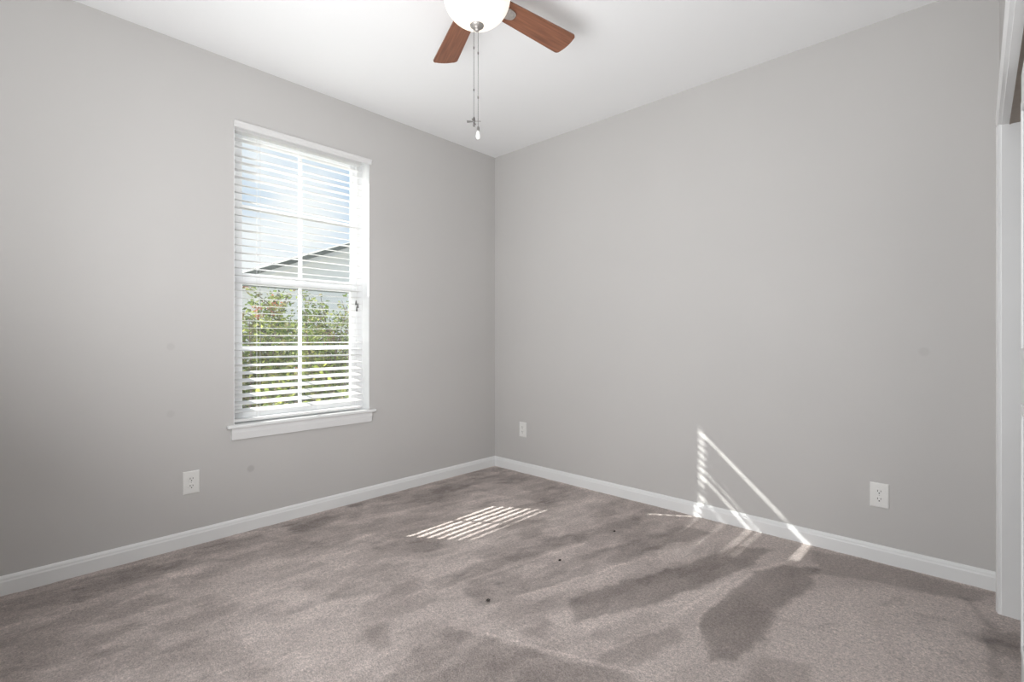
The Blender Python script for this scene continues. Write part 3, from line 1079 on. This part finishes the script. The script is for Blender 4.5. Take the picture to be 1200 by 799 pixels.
def shrub(name, loc, h, rad, nst, nleaf, seed, label, cat, group, lm, blossoms=0, leafL=0.06, spread=1.0):
    q = random.Random(seed)
    r = empty(name, loc)
    tag(r, label, cat, group)
    bs, bl = bmesh.new(), bmesh.new()
    tips = []
    segs = []
    for k in range(nst):
        a = q.uniform(0, 2 * math.pi)
        rr = rad * math.sqrt(q.uniform(0.02, 1)) * spread
        hh = h * q.uniform(0.68, 1.0)
        p0 = Vector((q.uniform(-.06, .06), q.uniform(-.06, .06), 0))
        p3 = Vector((rr * math.cos(a), rr * math.sin(a), hh))
        p1 = p0 + Vector((rr * 0.25 * math.cos(a), rr * 0.25 * math.sin(a), hh * 0.35))
        p2 = p0 + Vector((rr * 0.65 * math.cos(a), rr * 0.65 * math.sin(a), hh * 0.7))
        tube(bs, [p0, p1, p2, p3], [0.014, 0.010, 0.007, 0.003], 6)
        segs += [(p0, p1, 0.3), (p1, p2, 1.0), (p2, p3, 1.2)]
        tips.append(p3)
        for j in range(4):                                  # side twigs
            t = q.uniform(0.25, 1)
            b0 = p1.lerp(p2, t) if j % 2 else p2.lerp(p3, t)
            b1 = b0 + Vector((q.uniform(-.25, .25), q.uniform(-.25, .25), q.uniform(0.0, .25)))
            tube(bs, [b0, b1], [0.005, 0.002], 5)
            segs.append((b0, b1, 0.8))
            if b1.z < h: tips.append(b1)
    wts = [s[2] for s in segs]
    for k in range(nleaf):
        s = q.choices(segs, wts)[0]
        c = s[0].lerp(s[1], q.random()) + Vector((q.gauss(0, .055), q.gauss(0, .055), q.gauss(0, .05)))
        if c.z < 0.05: c.z = 0.05
        leaf(bl, c, q, leafL * q.uniform(0.6, 1.2), leafL * 0.5 * q.uniform(0.7, 1.2))
    build('stems', bs, M['bark'], r)
    build('foliage', bl, lm, r)
    if blossoms:
        bb = bmesh.new()
        for k in range(blossoms):
            c0 = q.choice(tips)
            for j in range(45):
                c = c0 + Vector((q.gauss(0, .028), q.gauss(0, .028), q.gauss(0.0, .04)))
                leaf(bb, c, q, 0.026, 0.022)
        build('blossoms', bb, M['blossom'], r)['label'] = 'reddish flower clusters'
    return r
G = 'shrubs outside the window'
shrub('flowering_shrub', (-2.05, -1.38, GZ), 2.08, 0.52, 28, 6800, 5, 'taller leafy shrub with reddish blossoms behind the left window panes', 'shrub', G, M['leaf_a'], 6)
shrub('flowering_shrub', (-2.75, -0.20, GZ), 2.10, 0.50, 22, 4200, 9, 'thinner shrub with a few red blossoms behind the right window panes', 'shrub', G, M['leaf_a'], 4)
shrub('hedge_shrub', (-0.98, -1.20, GZ), 1.25, 0.42, 24, 4000, 14, 'low yellow-green bush in front of the two flowering shrubs', 'shrub', G, M['leaf_b'], 0, 0.075)
shrub('hedge_shrub', (-4.7, 0.55, GZ), 1.80, 1.1, 32, 5200, 22, 'broad dense bush behind the flowering shrubs, before the pale house', 'shrub', G, M['leaf_b'], 0, 0.085)
